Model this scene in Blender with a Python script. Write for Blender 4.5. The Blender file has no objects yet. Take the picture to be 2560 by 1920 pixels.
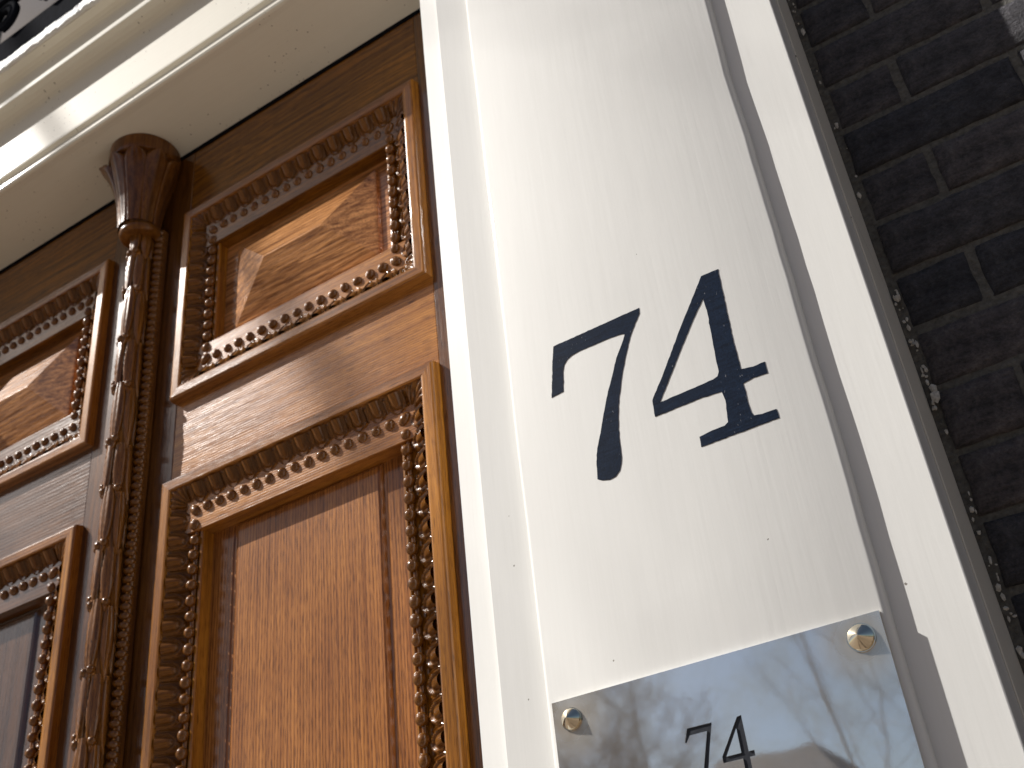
import bpy, bmesh, math, random
from mathutils import Vector, Matrix, noise
from mathutils.geometry import tessellate_polygon
random.seed(74)
S = bpy.context.scene
C = S.collection
PI = math.pi

# ------------------------------------------------------------------ camera
cam = bpy.data.cameras.new('camera'); camo = bpy.data.objects.new('camera', cam); C.objects.link(camo)
RX = Vector((.8357, .5403, -.0987)); DN = Vector((-.3615, .4058, -.8394)); FW = Vector((-.4135, .7372, .5344))
FW.normalize(); RX = (RX - FW * RX.dot(FW)).normalized(); UP = RX.cross(FW).normalized()
camo.matrix_world = Matrix((RX, UP, -FW)).transposed().to_4x4()
cam.sensor_width = 36; cam.lens = 36 * 2779.46 / 2560
cam.clip_start = .02; cam.clip_end = 500
cam.dof.use_dof = True; cam.dof.focus_distance = 1.2; cam.dof.aperture_fstop = 9.0; cam.dof.aperture_blades = 7
S.camera = camo

# ------------------------------------------------------------------ light
SUN = Vector((-1.9, -1.0, 1.85)).normalized()          # direction towards the sun
w = bpy.data.worlds.new('World'); S.world = w; w.use_nodes = True
nt = w.node_tree; bg = nt.nodes['Background']; sky = nt.nodes.new('ShaderNodeTexSky')
sky.sky_type = 'NISHITA'; sky.sun_disc = False; sky.sun_elevation = math.asin(SUN.z)
sky.sun_rotation = math.atan2(SUN.x, SUN.y); sky.air_density = 1.0; sky.dust_density = 1.8; sky.ozone_density = 1.0
nt.links.new(sky.outputs[0], bg.inputs[0]); bg.inputs[1].default_value = .052
sl = bpy.data.lights.new('sun', 'SUN'); sl.energy = 5.0; sl.angle = math.radians(.5); sl.color = (1, .965, .915)
so = bpy.data.objects.new('sun', sl); C.objects.link(so); so.rotation_euler = SUN.to_track_quat('Z', 'Y').to_euler()
V = S.view_settings; V.view_transform = 'Standard'; V.look = 'None'; V.gamma = 1; V.use_curve_mapping = False; V.exposure = .30

# ------------------------------------------------------------------ materials
def mat(name):
    m = bpy.data.materials.new(name); m.use_nodes = True
    t = m.node_tree; return m, t, t.nodes['Principled BSDF']
def N(t, kind, **kw):
    n = t.nodes.new(kind)
    for k, v in kw.items():
        if isinstance(v, tuple) and k.startswith('i_'): n.inputs[k[2:]].default_value = v
        elif k.startswith('i_'): n.inputs[k[2:].replace('_', ' ')].default_value = v
        else: setattr(n, k, v)
    return n
def L(t, a, b): t.links.new(a, b)
def coords(t, scale, rot=(0, 0, 0), loc=(0, 0, 0)):
    c = N(t, 'ShaderNodeTexCoord'); m = N(t, 'ShaderNodeMapping')
    m.inputs['Scale'].default_value = scale; m.inputs['Rotation'].default_value = rot; m.inputs['Location'].default_value = loc
    L(t, c.outputs['Object'], m.inputs[0]); return m.outputs[0]
def noise_n(t, vec, scale=1, detail=4, rough=.5, dist=0):
    n = N(t, 'ShaderNodeTexNoise'); n.inputs['Scale'].default_value = scale; n.inputs['Detail'].default_value = detail
    n.inputs['Roughness'].default_value = rough; n.inputs['Distortion'].default_value = dist
    L(t, vec, n.inputs['Vector']); return n.outputs['Fac']
def ramp(t, fac, stops):
    r = N(t, 'ShaderNodeValToRGB'); e = r.color_ramp.elements
    while len(e) < len(stops): e.new(.5)
    for el, (p, c) in zip(e, stops):
        el.position = p; el.color = c if len(c) == 4 else (*c, 1)
    L(t, fac, r.inputs[0]); return r.outputs[0]
def mix(t, f, a, b, mode='MIX'):
    m = N(t, 'ShaderNodeMix', data_type='RGBA', blend_type=mode)
    for s, v in ((0, f), (6, a), (7, b)):
        if hasattr(v, 'is_linked'): L(t, v, m.inputs[s])
        else: m.inputs[s].default_value = v if s == 0 else (*v[:3], 1)
    return m.outputs[2]
def mth(t, op, a, b=0.0):
    m = N(t, 'ShaderNodeMath', operation=op)
    for i, v in enumerate((a, b)):
        if hasattr(v, 'is_linked'): L(t, v, m.inputs[i])
        else: m.inputs[i].default_value = v
    return m.outputs[0]
def bump(t, bsdf, h, strength, dist, coat=True, prev=None):
    b = N(t, 'ShaderNodeBump'); b.inputs['Strength'].default_value = strength; b.inputs['Distance'].default_value = dist
    L(t, h, b.inputs['Height'])
    if prev: L(t, prev, b.inputs['Normal'])
    L(t, b.outputs[0], bsdf.inputs['Normal']); 
    return b.outputs[0]

def oak(name, axis, light=(.47, .215, .072), dark=(.20, .082, .026), stripes=1.0, figure=.5, gloss=.10, seed=0, stain=.0, rings=.0, ringp=.0085, coat=1.0, ior=1.46):
    """varnished oak; axis 0 = grain along X, 2 = along Z"""
    m, t, b = mat(name)
    def sc(al, ac):
        s = [ac, ac, ac]; s[axis] = al; return tuple(s)
    info = N(t, 'ShaderNodeObjectInfo')
    wv = coords(t, sc(1.1, 9), loc=(seed, seed * .7, seed * .3))
    warp = noise_n(t, wv, 1, 2, .5)
    v1 = coords(t, sc(2.2, 95), loc=(seed, seed, seed))
    add = N(t, 'ShaderNodeVectorMath', operation='ADD'); L(t, v1, add.inputs[0])
    sclw = N(t, 'ShaderNodeVectorMath', operation='SCALE'); L(t, warp, sclw.inputs[0]); sclw.inputs['Scale'].default_value = 14 * figure
    L(t, sclw.outputs[0], add.inputs[1])
    n1 = noise_n(t, add.outputs[0], 1, 3, .55)
    vr = coords(t, sc(3, 330), loc=(seed * 2, 3, 1))
    n2 = noise_n(t, vr, 1, 2, .6)
    vp = coords(t, sc(38, 900), loc=(1, seed, 3))
    pores = noise_n(t, vp, 1, 1, .4)
    big = noise_n(t, coords(t, sc(4, 7), loc=(seed, 0, 9)), 1, 3, .5)
    base = ramp(t, n1, [(.30, dark), (.47, tuple(.45 * d + .55 * l for d, l in zip(dark, light))), (.62, light)])
    lines = ramp(t, n2, [(.36, (.42, .36, .34)), (.52, (1, 1, 1))])
    base = mix(t, .55 * stripes, base, lines, 'MULTIPLY')
    rh = None
    if rings:
        sp_ = N(t, 'ShaderNodeSeparateXYZ'); L(t, coords(t, (1, 1, 1)), sp_.inputs[0])
        ac = sp_.outputs[0] if axis == 2 else sp_.outputs[2]
        wob = noise_n(t, coords(t, sc(1.3, 9), loc=(seed, 2, seed)), 1, 3, .5); wob2 = noise_n(t, coords(t, sc(6, 60), loc=(2, seed, 4)), 1, 2, .5)
        ph = mth(t, 'ADD', mth(t, 'MULTIPLY', ac, 2 * PI / ringp), mth(t, 'ADD', mth(t, 'MULTIPLY', wob, 26 * figure + 6), mth(t, 'MULTIPLY', wob2, 7.5)))
        rh = mth(t, 'ADD', mth(t, 'MULTIPLY', mth(t, 'SINE', ph), .5), .5)
        dash = noise_n(t, coords(t, sc(55, 420), loc=(7, 7, seed)), 1, 1, .5)
        rr = mth(t, 'ADD', mth(t, 'MULTIPLY', rh, .50), mth(t, 'MULTIPLY', dash, .75))
        base = mix(t, rings, base, ramp(t, rr, [(.30, (.40, .31, .28)), (.56, (1.02, 1.02, 1.02)), (.9, (1.25, 1.22, 1.15))]), 'MULTIPLY')
    pr = ramp(t, pores, [(.32, (.30, .25, .22)), (.44, (1, 1, 1))])
    base = mix(t, .75, base, pr, 'MULTIPLY')
    tone = ramp(t, big, [(.3, (.70, .62, .58)), (.7, (1.12, 1.12, 1.10))])
    base = mix(t, .8, base, tone, 'MULTIPLY')
    base = mix(t, 1.0, base, (.97, .93, .60), 'MULTIPLY')
    if stain:
        base = mix(t, stain, base, (.055, .022, .010))
    L(t, base, b.inputs['Base Color'])
    b.inputs['Roughness'].default_value = .28; b.inputs['Specular IOR Level'].default_value = .09
    b.inputs['Coat Weight'].default_value = coat; b.inputs['Coat Roughness'].default_value = gloss * .6; b.inputs['Coat IOR'].default_value = ior
    # brushed varnish ripple and open pores
    rip = noise_n(t, coords(t, sc(9, 60), loc=(seed, 5, 2)), 1, 3, .5)
    drp = noise_n(t, coords(t, (110, 110, 110)), 1, 2, .6)
    h = mth(t, 'ADD', mth(t, 'MULTIPLY', rip, .9), mth(t, 'MULTIPLY', pores, .30))
    h = mth(t, 'ADD', h, mth(t, 'MULTIPLY', n2, .16)); h = mth(t, 'ADD', h, mth(t, 'MULTIPLY', drp, .10))
    if rh is not None: h = mth(t, 'ADD', h, mth(t, 'MULTIPLY', rh, .16))
    bn = bump(t, b, h, .26, .0022)
    bc = N(t, 'ShaderNodeBump'); bc.inputs['Strength'].default_value = .16; bc.inputs['Distance'].default_value = .0022
    L(t, h, bc.inputs['Height']); L(t, bc.outputs[0], b.inputs['Coat Normal'])
    return m
OAKX = oak('oak_rail', 0, light=(.50, .220, .068), dark=(.30, .115, .032), stripes=.3, figure=.1, seed=3, rings=.5, ringp=.0048)
OAKXL = oak('oak_rail_shaded', 0, light=(.17, .070, .022), dark=(.085, .032, .010), stripes=.5, figure=.6, seed=63, rings=.3, ringp=.008, gloss=.07, ior=1.85)  # left leaf rail: tree shade put into the oak colour, extra gloss for sky sheen
OAKPL = oak('oak_panel_shaded', 2, light=(.12, .050, .018), dark=(.060, .024, .009), stripes=.4, figure=.2, seed=67, gloss=.07, ior=1.85)  # left leaf panel: same oak, darkened to paint in shade under a sky reflection
OAKXT = oak('oak_top_rail', 0, light=(.27, .115, .021), dark=(.11, .042, .008), stripes=.3, figure=1.3, rings=.6, ringp=.016, seed=11, gloss=.2)
OAKZ = oak('oak_stile_shaded', 2, seed=5, ior=1.7, gloss=.07, light=(.18, .072, .020), dark=(.09, .034, .010))  # base darkened and coat raised to imitate shaded stiles with sky sheen
OAKP = oak('oak_panel', 2, light=(.46, .200, .078), dark=(.26, .098, .034), stripes=.35, figure=.12, seed=8, rings=.8, ringp=.0062)
OAKPX = oak('oak_pyramid', 0, light=(.68, .34, .20), dark=(.24, .092, .036), stripes=.4, figure=1.2, rings=.5, ringp=.012, seed=17)
OAKMX = oak('oak_moulding_across', 0, light=(.38, .160, .052), dark=(.20, .076, .022), seed=21, figure=.2)
OAKMZ = oak('oak_moulding_upright', 2, light=(.50, .215, .038), dark=(.30, .115, .020), seed=25, figure=.3)
OAKC = oak('oak_carving', 2, light=(.26, .108, .028), dark=(.115, .044, .012), stripes=.5, seed=31, gloss=.10, coat=.55)
OAKB = oak('oak_bead', 2, light=(.23, .094, .024), dark=(.12, .046, .012), stripes=.6, seed=35, gloss=.05)
OAKK = oak('oak_capital', 2, light=(.22, .088, .024), dark=(.085, .032, .009), stripes=.9, seed=51, gloss=.12, coat=.7)
OAKL = oak('oak_garland', 2, light=(.37, .160, .044), dark=(.11, .042, .012), stripes=.9, seed=41, gloss=.07)

def paint(name, col=(.80, .795, .765), gloss=.12, specks=0.0, grain='z', bs=.20):
    m, t, b = mat(name)
    sc = (260, 260, 7) if grain == 'z' else (7, 260, 260)
    br = noise_n(t, coords(t, sc), 1, 3, .6)
    wav = noise_n(t, coords(t, tuple(s / 14 for s in sc)), 1, 3, .5)
    tone = noise_n(t, coords(t, (5, 5, 1.4)), 1, 4, .55)
    c = mix(t, ramp(t, tone, [(.35, (0, 0, 0)), (.7, (1, 1, 1))]), tuple(x * .965 for x in col), col)
    fine = ramp(t, br, [(.35, (.982, .982, .98)), (.6, (1, 1, 1))]); c = mix(t, 1.0, c, fine, 'MULTIPLY')
    # chips, hairs and specks of dirt
    vo = N(t, 'ShaderNodeTexVoronoi', feature='F1', voronoi_dimensions='2D'); vo.inputs['Scale'].default_value = 1
    sx = N(t, 'ShaderNodeSeparateXYZ'); L(t, coords(t, (1, 1, 1)), sx.inputs[0]); cx2 = N(t, 'ShaderNodeCombineXYZ')
    dens = 58 if specks else 27
    L(t, mth(t, 'MULTIPLY', sx.outputs[0], dens), cx2.inputs[0]); L(t, mth(t, 'MULTIPLY', mth(t, 'ADD', sx.outputs[1], sx.outputs[2]), dens), cx2.inputs[1])
    L(t, cx2.outputs[0], vo.inputs['Vector'])
    clus = mth(t, 'SUBTRACT', noise_n(t, coords(t, (6, 6, 6)), 1, 2, .5), .42)
    rnd = N(t, 'ShaderNodeSeparateColor'); L(t, vo.outputs['Color'], rnd.inputs[0])
    gate = mth(t, 'LESS_THAN', rnd.outputs[0], mth(t, 'MULTIPLY', clus, 3.2) if specks else .022)
    rad = mth(t, 'MULTIPLY', rnd.outputs[1], .040 if not specks else .10)
    dn = mth(t, 'ADD', vo.outputs['Distance'], mth(t, 'MULTIPLY', mth(t, 'SUBTRACT', noise_n(t, coords(t, (420, 420, 420)), 1, 1), .5), .06))
    sp = mth(t, 'MULTIPLY', mth(t, 'LESS_THAN', dn, rad), gate)
    c = mix(t, mth(t, 'MULTIPLY', sp, .75), c, (.10, .07, .045))
    L(t, c, b.inputs['Base Color']); b.inputs['Roughness'].default_value = .6; b.inputs['Specular IOR Level'].default_value = .1
    b.inputs['Coat Weight'].default_value = .40; b.inputs['Coat Roughness'].default_value = gloss
    h = mth(t, 'ADD', mth(t, 'MULTIPLY', br, .35), mth(t, 'MULTIPLY', wav, 1.6))
    h = mth(t, 'ADD', h, mth(t, 'MULTIPLY', noise_n(t, coords(t, (45, 45, 12)), 1, 3), .6))
    h = mth(t, 'SUBTRACT', h, mth(t, 'MULTIPLY', sp, .5))
    bump(t, b, h, bs, .0016)
    return m
WHITE = paint('white_gloss_paint')
WHITEX = paint('white_gloss_paint_lintel', grain='x')
WHITES = paint('white_paint_specked_bounce', col=(.80, .765, .665), grain='x', specks=.5)  # specked white, yellowed so the colour carries warm bounce from doors and ground
WHITED = paint('white_paint_weathered', col=(.82, .785, .70), specks=.35, gloss=.3)

def simple(name, col, rough=.5, metal=0, coat=0, bumpsc=None, bstr=.3, bd=.001, var=.0):
    m, t, b = mat(name); b.inputs['Base Color'].default_value = (*col, 1)
    b.inputs['Roughness'].default_value = rough; b.inputs['Metallic'].default_value = metal; b.inputs['Coat Weight'].default_value = coat
    n = noise_n(t, coords(t, (bumpsc or 60,) * 3), 1, 5, .6)
    if var:
        L(t, mix(t, ramp(t, n, [(.3, (0, 0, 0)), (.7, (1, 1, 1))]), tuple(c * (1 - var) for c in col), tuple(min(1, c * (1 + var)) for c in col)), b.inputs['Base Color'])
    if bumpsc: bump(t, b, n, bstr, bd)
    return m
BLACKP = simple('black_numeral_paint', (.006, .012, .028), .4, coat=.3, bumpsc=500, bstr=.25, bd=.0006, var=.35)
ENGR = simple('engraved_fill', (.018, .020, .026), .35, bumpsc=200)
SCREW = simple('nickel_brass_screw', (.82, .75, .60), .07, 1)
BLACKM = simple('black_iron', (.008, .009, .013), .75, var=.3)
t_ = BLACKP.node_tree; b_ = t_.nodes['Principled BSDF']; src = b_.inputs['Base Color'].links[0].from_socket
fl = ramp(t_, noise_n(t_, coords(t_, (420, 420, 160)), 1, 2, .6), [(.70, (0, 0, 0)), (.76, (1, 1, 1))])
br_ = ramp(t_, noise_n(t_, coords(t_, (40, 40, 300)), 1, 3, .6), [(.3, (.7, .7, .7)), (.7, (1.5, 1.5, 1.4))])
L(t_, mix(t_, mth(t_, 'MULTIPLY', fl, .5), mix(t_, 1, src, br_, 'MULTIPLY'), (.30, .31, .33)), b_.inputs['Base Color'])
def matt(m, share):
    """old dull paint: mostly matt, a little of the gloss left"""
    t = m.node_tree; b = t.nodes['Principled BSDF']; d = N(t, 'ShaderNodeBsdfDiffuse')
    L(t, b.inputs['Base Color'].links[0].from_socket, d.inputs[0])
    mx = N(t, 'ShaderNodeMixShader'); mx.inputs[0].default_value = share
    L(t, d.outputs[0], mx.inputs[1]); L(t, b.outputs[0], mx.inputs[2]); L(t, mx.outputs[0], t.nodes['Material Output'].inputs[0])
matt(BLACKM, .06); matt(BLACKP, .22)
LEAD = simple('white_painted_lead', (.74, .735, .71), .3, coat=.8, bumpsc=70, bstr=.9, bd=.006)
CRUMB = simple('dried_filler', (.50, .485, .45), .85, bumpsc=300, var=.3)

def plate_mat():
    m, t, b = mat('polished_plate')
    n = noise_n(t, coords(t, (9, 9, 9)), 1, 5, .6)
    fine = noise_n(t, coords(t, (300, 20, 300)), 1, 3, .6)
    # brownish tarnish round the screws and along the edges
    c0 = N(t, 'ShaderNodeTexCoord'); tar = None
    for sx, sz in ((-.535, .309), (-.2325, .3105)):
        d = N(t, 'ShaderNodeVectorMath', operation='DISTANCE'); L(t, c0.outputs['Object'], d.inputs[0]); d.inputs[1].default_value = (sx, .9955, sz)
        q = mth(t, 'ADD', d.outputs['Value'], mth(t, 'MULTIPLY', mth(t, 'SUBTRACT', n, .5), .035))
        k = ramp(t, mth(t, 'MULTIPLY', q, 20), [(.20, (1, 1, 1)), (.95, (0, 0, 0))])
        tar = k if tar is None else mth(t, 'MAXIMUM', tar, k)
    c = mix(t, ramp(t, n, [(.42, (0, 0, 0)), (.66, (1, 1, 1))]), (.95, .95, .94), (.86, .80, .69))
    c = mix(t, mth(t, 'MULTIPLY', tar, .7), c, (.50, .40, .27))
    L(t, c, b.inputs['Base Color']); b.inputs['Metallic'].default_value = 1
    r = mth(t, 'ADD', .012, mth(t, 'MULTIPLY', n, .03)); L(t, r, b.inputs['Roughness'])
    wv = noise_n(t, coords(t, (6, 6, 6)), 1, 2, .5)
    h = mth(t, 'ADD', mth(t, 'MULTIPLY', wv, 1.0), mth(t, 'MULTIPLY', fine, .008))
    bump(t, b, h, .25, .0018)
    hz = N(t, 'ShaderNodeBsdfPrincipled'); hz.inputs['Metallic'].default_value = .6; hz.inputs['Roughness'].default_value = .45
    L(t, c, hz.inputs['Base Color'])
    mx = N(t, 'ShaderNodeMixShader'); out = t.nodes['Material Output']
    f = mth(t, 'ADD', .08, mth(t, 'MULTIPLY', tar, .25)); L(t, f, mx.inputs[0])
    L(t, b.outputs[0], mx.inputs[1]); L(t, hz.outputs[0], mx.inputs[2]); L(t, mx.outputs[0], out.inputs['Surface'])
    return m
PLATE = plate_mat()

def brick_mat():
    m, t, b = mat('dark_brick')
    info = N(t, 'ShaderNodeObjectInfo')
    n = noise_n(t, coords(t, (34, 34, 44)), 1, 8, .70); g = noise_n(t, coords(t, (230, 230, 260)), 1, 4, .7)
    st = noise_n(t, coords(t, (60, 60, 110)), 1, 5, .7)
    c = mix(t, ramp(t, n, [(.35, (0, 0, 0)), (.68, (1, 1, 1))]), (.026, .026, .031), (.140, .134, .140))
    tint = ramp(t, info.outputs['Random'], [(0, (.60, .64, .74)), (.5, (1.0, .98, 1.02)), (1, (1.45, 1.32, 1.28))])
    c = mix(t, 1, c, tint, 'MULTIPLY')
    lime = ramp(t, noise_n(t, coords(t, (26, 26, 50), loc=(4, 4, 4)), 1, 7, .75), [(.57, (0, 0, 0)), (.75, (1, 1, 1))])
    c = mix(t, mth(t, 'MULTIPLY', lime, .75), c, (.17, .165, .16))
    c = mix(t, 1, c, ramp(t, g, [(.3, (.55, .55, .55)), (.65, (1.1, 1.1, 1.1))]), 'MULTIPLY')
    L(t, c, b.inputs['Base Color']); b.inputs['Roughness'].default_value = .8
    h = mth(t, 'ADD', mth(t, 'MULTIPLY', g, .5), n); h = mth(t, 'ADD', h, mth(t, 'MULTIPLY', st, .6))
    bump(t, b, h, 1.0, .009); return m
BRICK = brick_mat()
MORTAR = simple('grey_mortar', (.120, .116, .104), .9, bumpsc=160, bstr=1, bd=.005, var=.35)

# ------------------------------------------------------------------ mesh helpers
def link(name, bm, m, parent=None, smooth=False, bevel=0, seg=2):
    me = bpy.data.meshes.new(name); bm.normal_update(); bm.to_mesh(me); bm.free()
    if m: me.materials.append(m)
    o = bpy.data.objects.new(name, me); C.objects.link(o)
    if smooth:
        for p in me.polygons: p.use_smooth = True
    if bevel:
        b = o.modifiers.new('bevel', 'BEVEL'); b.width = bevel; b.segments = seg; b.limit_method = 'ANGLE'; b.angle_limit = math.radians(30); b.harden_normals = False
        for p in me.polygons: p.use_smooth = False
    if parent: setparent(o, parent)
    return o
def setparent(o, parent):
    o.parent = parent
    pw = Matrix.Identity(4); q = parent
    chain = []
    while q: chain.append(q); q = q.parent
    for q in reversed(chain): pw = pw @ (q.matrix_parent_inverse if q.parent else Matrix.Identity(4)) @ q.matrix_basis
    o.matrix_parent_inverse = pw.inverted()
def inst(name, me, mw, parent):
    o = bpy.data.objects.new(name, me); C.objects.link(o); o.matrix_basis = mw; setparent(o, parent); return o
def empty(name, loc):
    o = bpy.data.objects.new(name, None); C.objects.link(o); o.location = loc; o.empty_display_size = .1; return o
def tag(o, label=None, cat=None, group=None, kind=None):
    if label: o['label'] = label
    if cat: o['category'] = cat
    if group: o['group'] = group
    if kind: o['kind'] = kind
    return o
def box(bm, x0, x1, y0, y1, z0, z1):
    v = [bm.verts.new(p) for p in ((x0, y0, z0), (x1, y0, z0), (x1, y1, z0), (x0, y1, z0), (x0, y0, z1), (x1, y0, z1), (x1, y1, z1), (x0, y1, z1))]
    for f in ((3, 2, 1, 0), (4, 5, 6, 7), (0, 1, 5, 4), (1, 2, 6, 5), (2, 3, 7, 6), (3, 0, 4, 7)): bm.faces.new([v[i] for i in f])
def boxo(name, dims, m, parent=None, bevel=0, **k):
    bm = bmesh.new(); box(bm, *dims); return link(name, bm, m, parent, bevel=bevel, **k)
def prism(name, outlines, y0, y1, m, parent, bevel=0):
    """flat shape in XZ with holes, front at y0 and back at y1"""
    bm = bmesh.new()
    loops = [[Vector((x, 0, z)) for x, z in o] for o in outlines]
    tris = tessellate_polygon([[Vector((p.x, p.z, 0)) for p in l] for l in loops])
    flat = [p for l in loops for p in l]
    F = [bm.verts.new((p.x, y0, p.z)) for p in flat]; B = [bm.verts.new((p.x, y1, p.z)) for p in flat]
    for a, b_, c in tris:
        try: bm.faces.new((F[a], F[b_], F[c])); bm.faces.new((B[c], B[b_], B[a]))
        except ValueError: pass
    k = 0
    for l in loops:
        n = len(l)
        for i in range(n):
            a, b_ = k + i, k + (i + 1) % n
            bm.faces.new((F[a], F[b_], B[b_], B[a]))
        k += n
    bmesh.ops.recalc_face_normals(bm, faces=bm.faces)
    return link(name, bm, m, parent)
def extrude_x(name, prof, x0, x1, m, parent, n=1, jitter=None, smooth=False, bevel=0):
    """profile of (y, z) points swept along X, closed"""
    bm = bmesh.new(); rings = []
    for i in range(n + 1):
        x = x0 + (x1 - x0) * i / n
        rings.append([bm.verts.new((x, y, z) if not jitter else (x, *jitter(x, y, z, k))) for k, (y, z) in enumerate(prof)])
    K = len(prof)
    for a, b_ in zip(rings, rings[1:]):
        for k in range(K): bm.faces.new((a[k], a[(k + 1) % K], b_[(k + 1) % K], b_[k]))
    bm.faces.new(rings[0]); bm.faces.new(rings[-1][::-1])
    bmesh.ops.recalc_face_normals(bm, faces=bm.faces)
    return link(name, bm, m, parent, smooth, bevel)
def lathe(bm, prof, c, seg=32, a0=0, a1=2 * PI, flute=None):
    rings = []
    full = abs(a1 - a0 - 2 * PI) < 1e-6
    for r, z in prof:
        ring = []
        for i in range(seg if full else seg + 1):
            a = a0 + (a1 - a0) * i / seg
            rr = r * (1 + (flute(a, z) if flute else 0))
            ring.append(bm.verts.new((c[0] + rr * math.cos(a), c[1] + rr * math.sin(a), z)))
        rings.append(ring)
    n = len(rings[0])
    for a, b_ in zip(rings, rings[1:]):
        for i in range(n if full else n - 1): bm.faces.new((a[i], a[(i + 1) % n], b_[(i + 1) % n], b_[i]))
    if full:
        if prof[0][0] > 1e-5: bm.faces.new(rings[0][::-1])
        if prof[-1][0] > 1e-5: bm.faces.new(rings[-1])
def sphere_mesh(name, r, m, su=12, sv=8, sq=(1, 1, 1)):
    bm = bmesh.new(); bmesh.ops.create_uvsphere(bm, u_segments=su, v_segments=sv, radius=r)
    for v in bm.verts: v.co = Vector((v.co.x * sq[0], v.co.y * sq[1], v.co.z * sq[2]))
    me = bpy.data.meshes.new(name); bm.to_mesh(me); bm.free(); me.materials.append(m)
    for p in me.polygons: p.use_smooth = True
    return me

YD = 1.216        # face of the door stiles

# ------------------------------------------------------------------ ground and street
GZ = -1.55
bm = bmesh.new(); box(bm, -150, 150, -150, 3, GZ - .3, GZ)
gm, gt, gb = mat('street_paving')
gv = coords(gt, (5, 9, 9)); br = N(gt, 'ShaderNodeTexBrick'); L(gt, gv, br.inputs['Vector'])
br.inputs['Color1'].default_value = (.27, .20, .135, 1); br.inputs['Color2'].default_value = (.20, .155, .12, 1); br.inputs['Mortar'].default_value = (.13, .11, .09, 1)
L(gt, br.outputs[0], gb.inputs['Base Color']); gb.inputs['Roughness'].default_value = .9
o = link('street', bm, gm); tag(o, kind='structure')
o = boxo('doorstep', (-2.6, -.1, .35, 1.25, GZ, GZ + .17), simple('bluestone', (.30, .285, .26), .6, bumpsc=90, var=.2), bevel=.01)
tag(o, 'bluestone doorstep on the street in front of the carved doors', 'step')

# ------------------------------------------------------------------ brick wall
wall = empty('brick_wall', (.6, 1.2, GZ)); tag(wall, 'dark brown brick wall in shade right of the white pilaster', 'wall')
YB = 1.1362
def rough_back():
    bm = bmesh.new(); box(bm, -.40, 3.2, YB + .0030, YB + .3, GZ, 3.4); return bm
link('mortar', rough_back(), MORTAR, wall)
def brick_mesh(k, Lx, rx=18, rz=6):
    H = .0690; bm = bmesh.new(); rnd = random.Random(k); off = Vector((k * 3.1, k, 0))
    g = [[None] * (rz + 1) for _ in range(rx + 1)]
    for i in range(rx + 1):
        for j in range(rz + 1):
            x = Lx * i / rx; z = H * j / rz
            e = min(x, Lx - x, z, H - z); 
            dy = -.0009 * noise.noise(Vector((x * 40, z * 60, k))) * 2 + (.0030 if e < 1e-6 else 0)
            if e < 1e-6:
                jx = .0022 * noise.noise(Vector((x * 45, z * 45, k + 7))); jz = .0024 * noise.noise(Vector((x * 40, z * 50, k + 17)))
            else: jx = jz = 0
            if i in (1, rx - 1): x = min(max(x, .0035), Lx - .0035) if False else (.0035 if i == 1 else Lx - .0035)
            if j in (1, rz - 1): z = .0030 if j == 1 else H - .0030
            g[i][j] = bm.verts.new((x + jx, dy, z + jz))
    for i in range(rx):
        for j in range(rz): bm.faces.new((g[i][j], g[i + 1][j], g[i + 1][j + 1], g[i][j + 1]))
    edge = [g[i][0] for i in range(rx + 1)] + [g[rx][j] for j in range(1, rz + 1)] + [g[i][rz] for i in range(rx - 1, -1, -1)] + [g[0][j] for j in range(rz - 1, 0, -1)]
    back = [bm.verts.new((v.co.x, .05, v.co.z)) for v in edge]
    n = len(edge)
    for i in range(n): bm.faces.new((edge[i], back[i], back[(i + 1) % n], edge[(i + 1) % n]))
    me = bpy.data.meshes.new('brick'); bmesh.ops.recalc_face_normals(bm, faces=bm.faces); bm.to_mesh(me); bm.free(); me.materials.append(BRICK)
    for p in me.polygons: p.use_smooth = True
    return me
PITX, PITZ = .262, .0777
fullb = [brick_mesh(k, .240) for k in range(7)]
cutA = [brick_mesh(20 + k, .080, 8) for k in range(3)]     # pieces next to the pilaster on even courses
cutB = [brick_mesh(30 + k, .206, 16) for k in range(3)]
zj0 = 1.131 * YB / 1.13                                    # a bed joint (middle) known from the picture
rb = random.Random(5); far = bmesh.new()
for c in range(-34, 28):
    zb = zj0 + c * PITZ + .0045
    if zb < GZ or zb > 3.3: continue
    even = (c % 2 == 0)
    x = -.1180
    first = True
    while x < 3.1:
        if first: lst, Lx = (cutA, .080) if even else (cutB, .206)
        else: lst, Lx = fullb, .240
        if -.16 < zb < 1.62 and x < .62:
            o = inst('brick', rb.choice(lst), Matrix.Translation((x + rb.uniform(-.001, .001), YB + rb.uniform(-.0018, .0018), zb + rb.uniform(-.0015, .0015))) @ Matrix.Rotation(rb.uniform(-.006, .006), 4, 'Y'), wall)
        else: box(far, x, x + Lx, YB, YB + .05, zb, zb + .0690)
        x += Lx + .009; first = False
o = link('distant_bricks', far, BRICK, wall); tag(o, kind='stuff')

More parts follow.
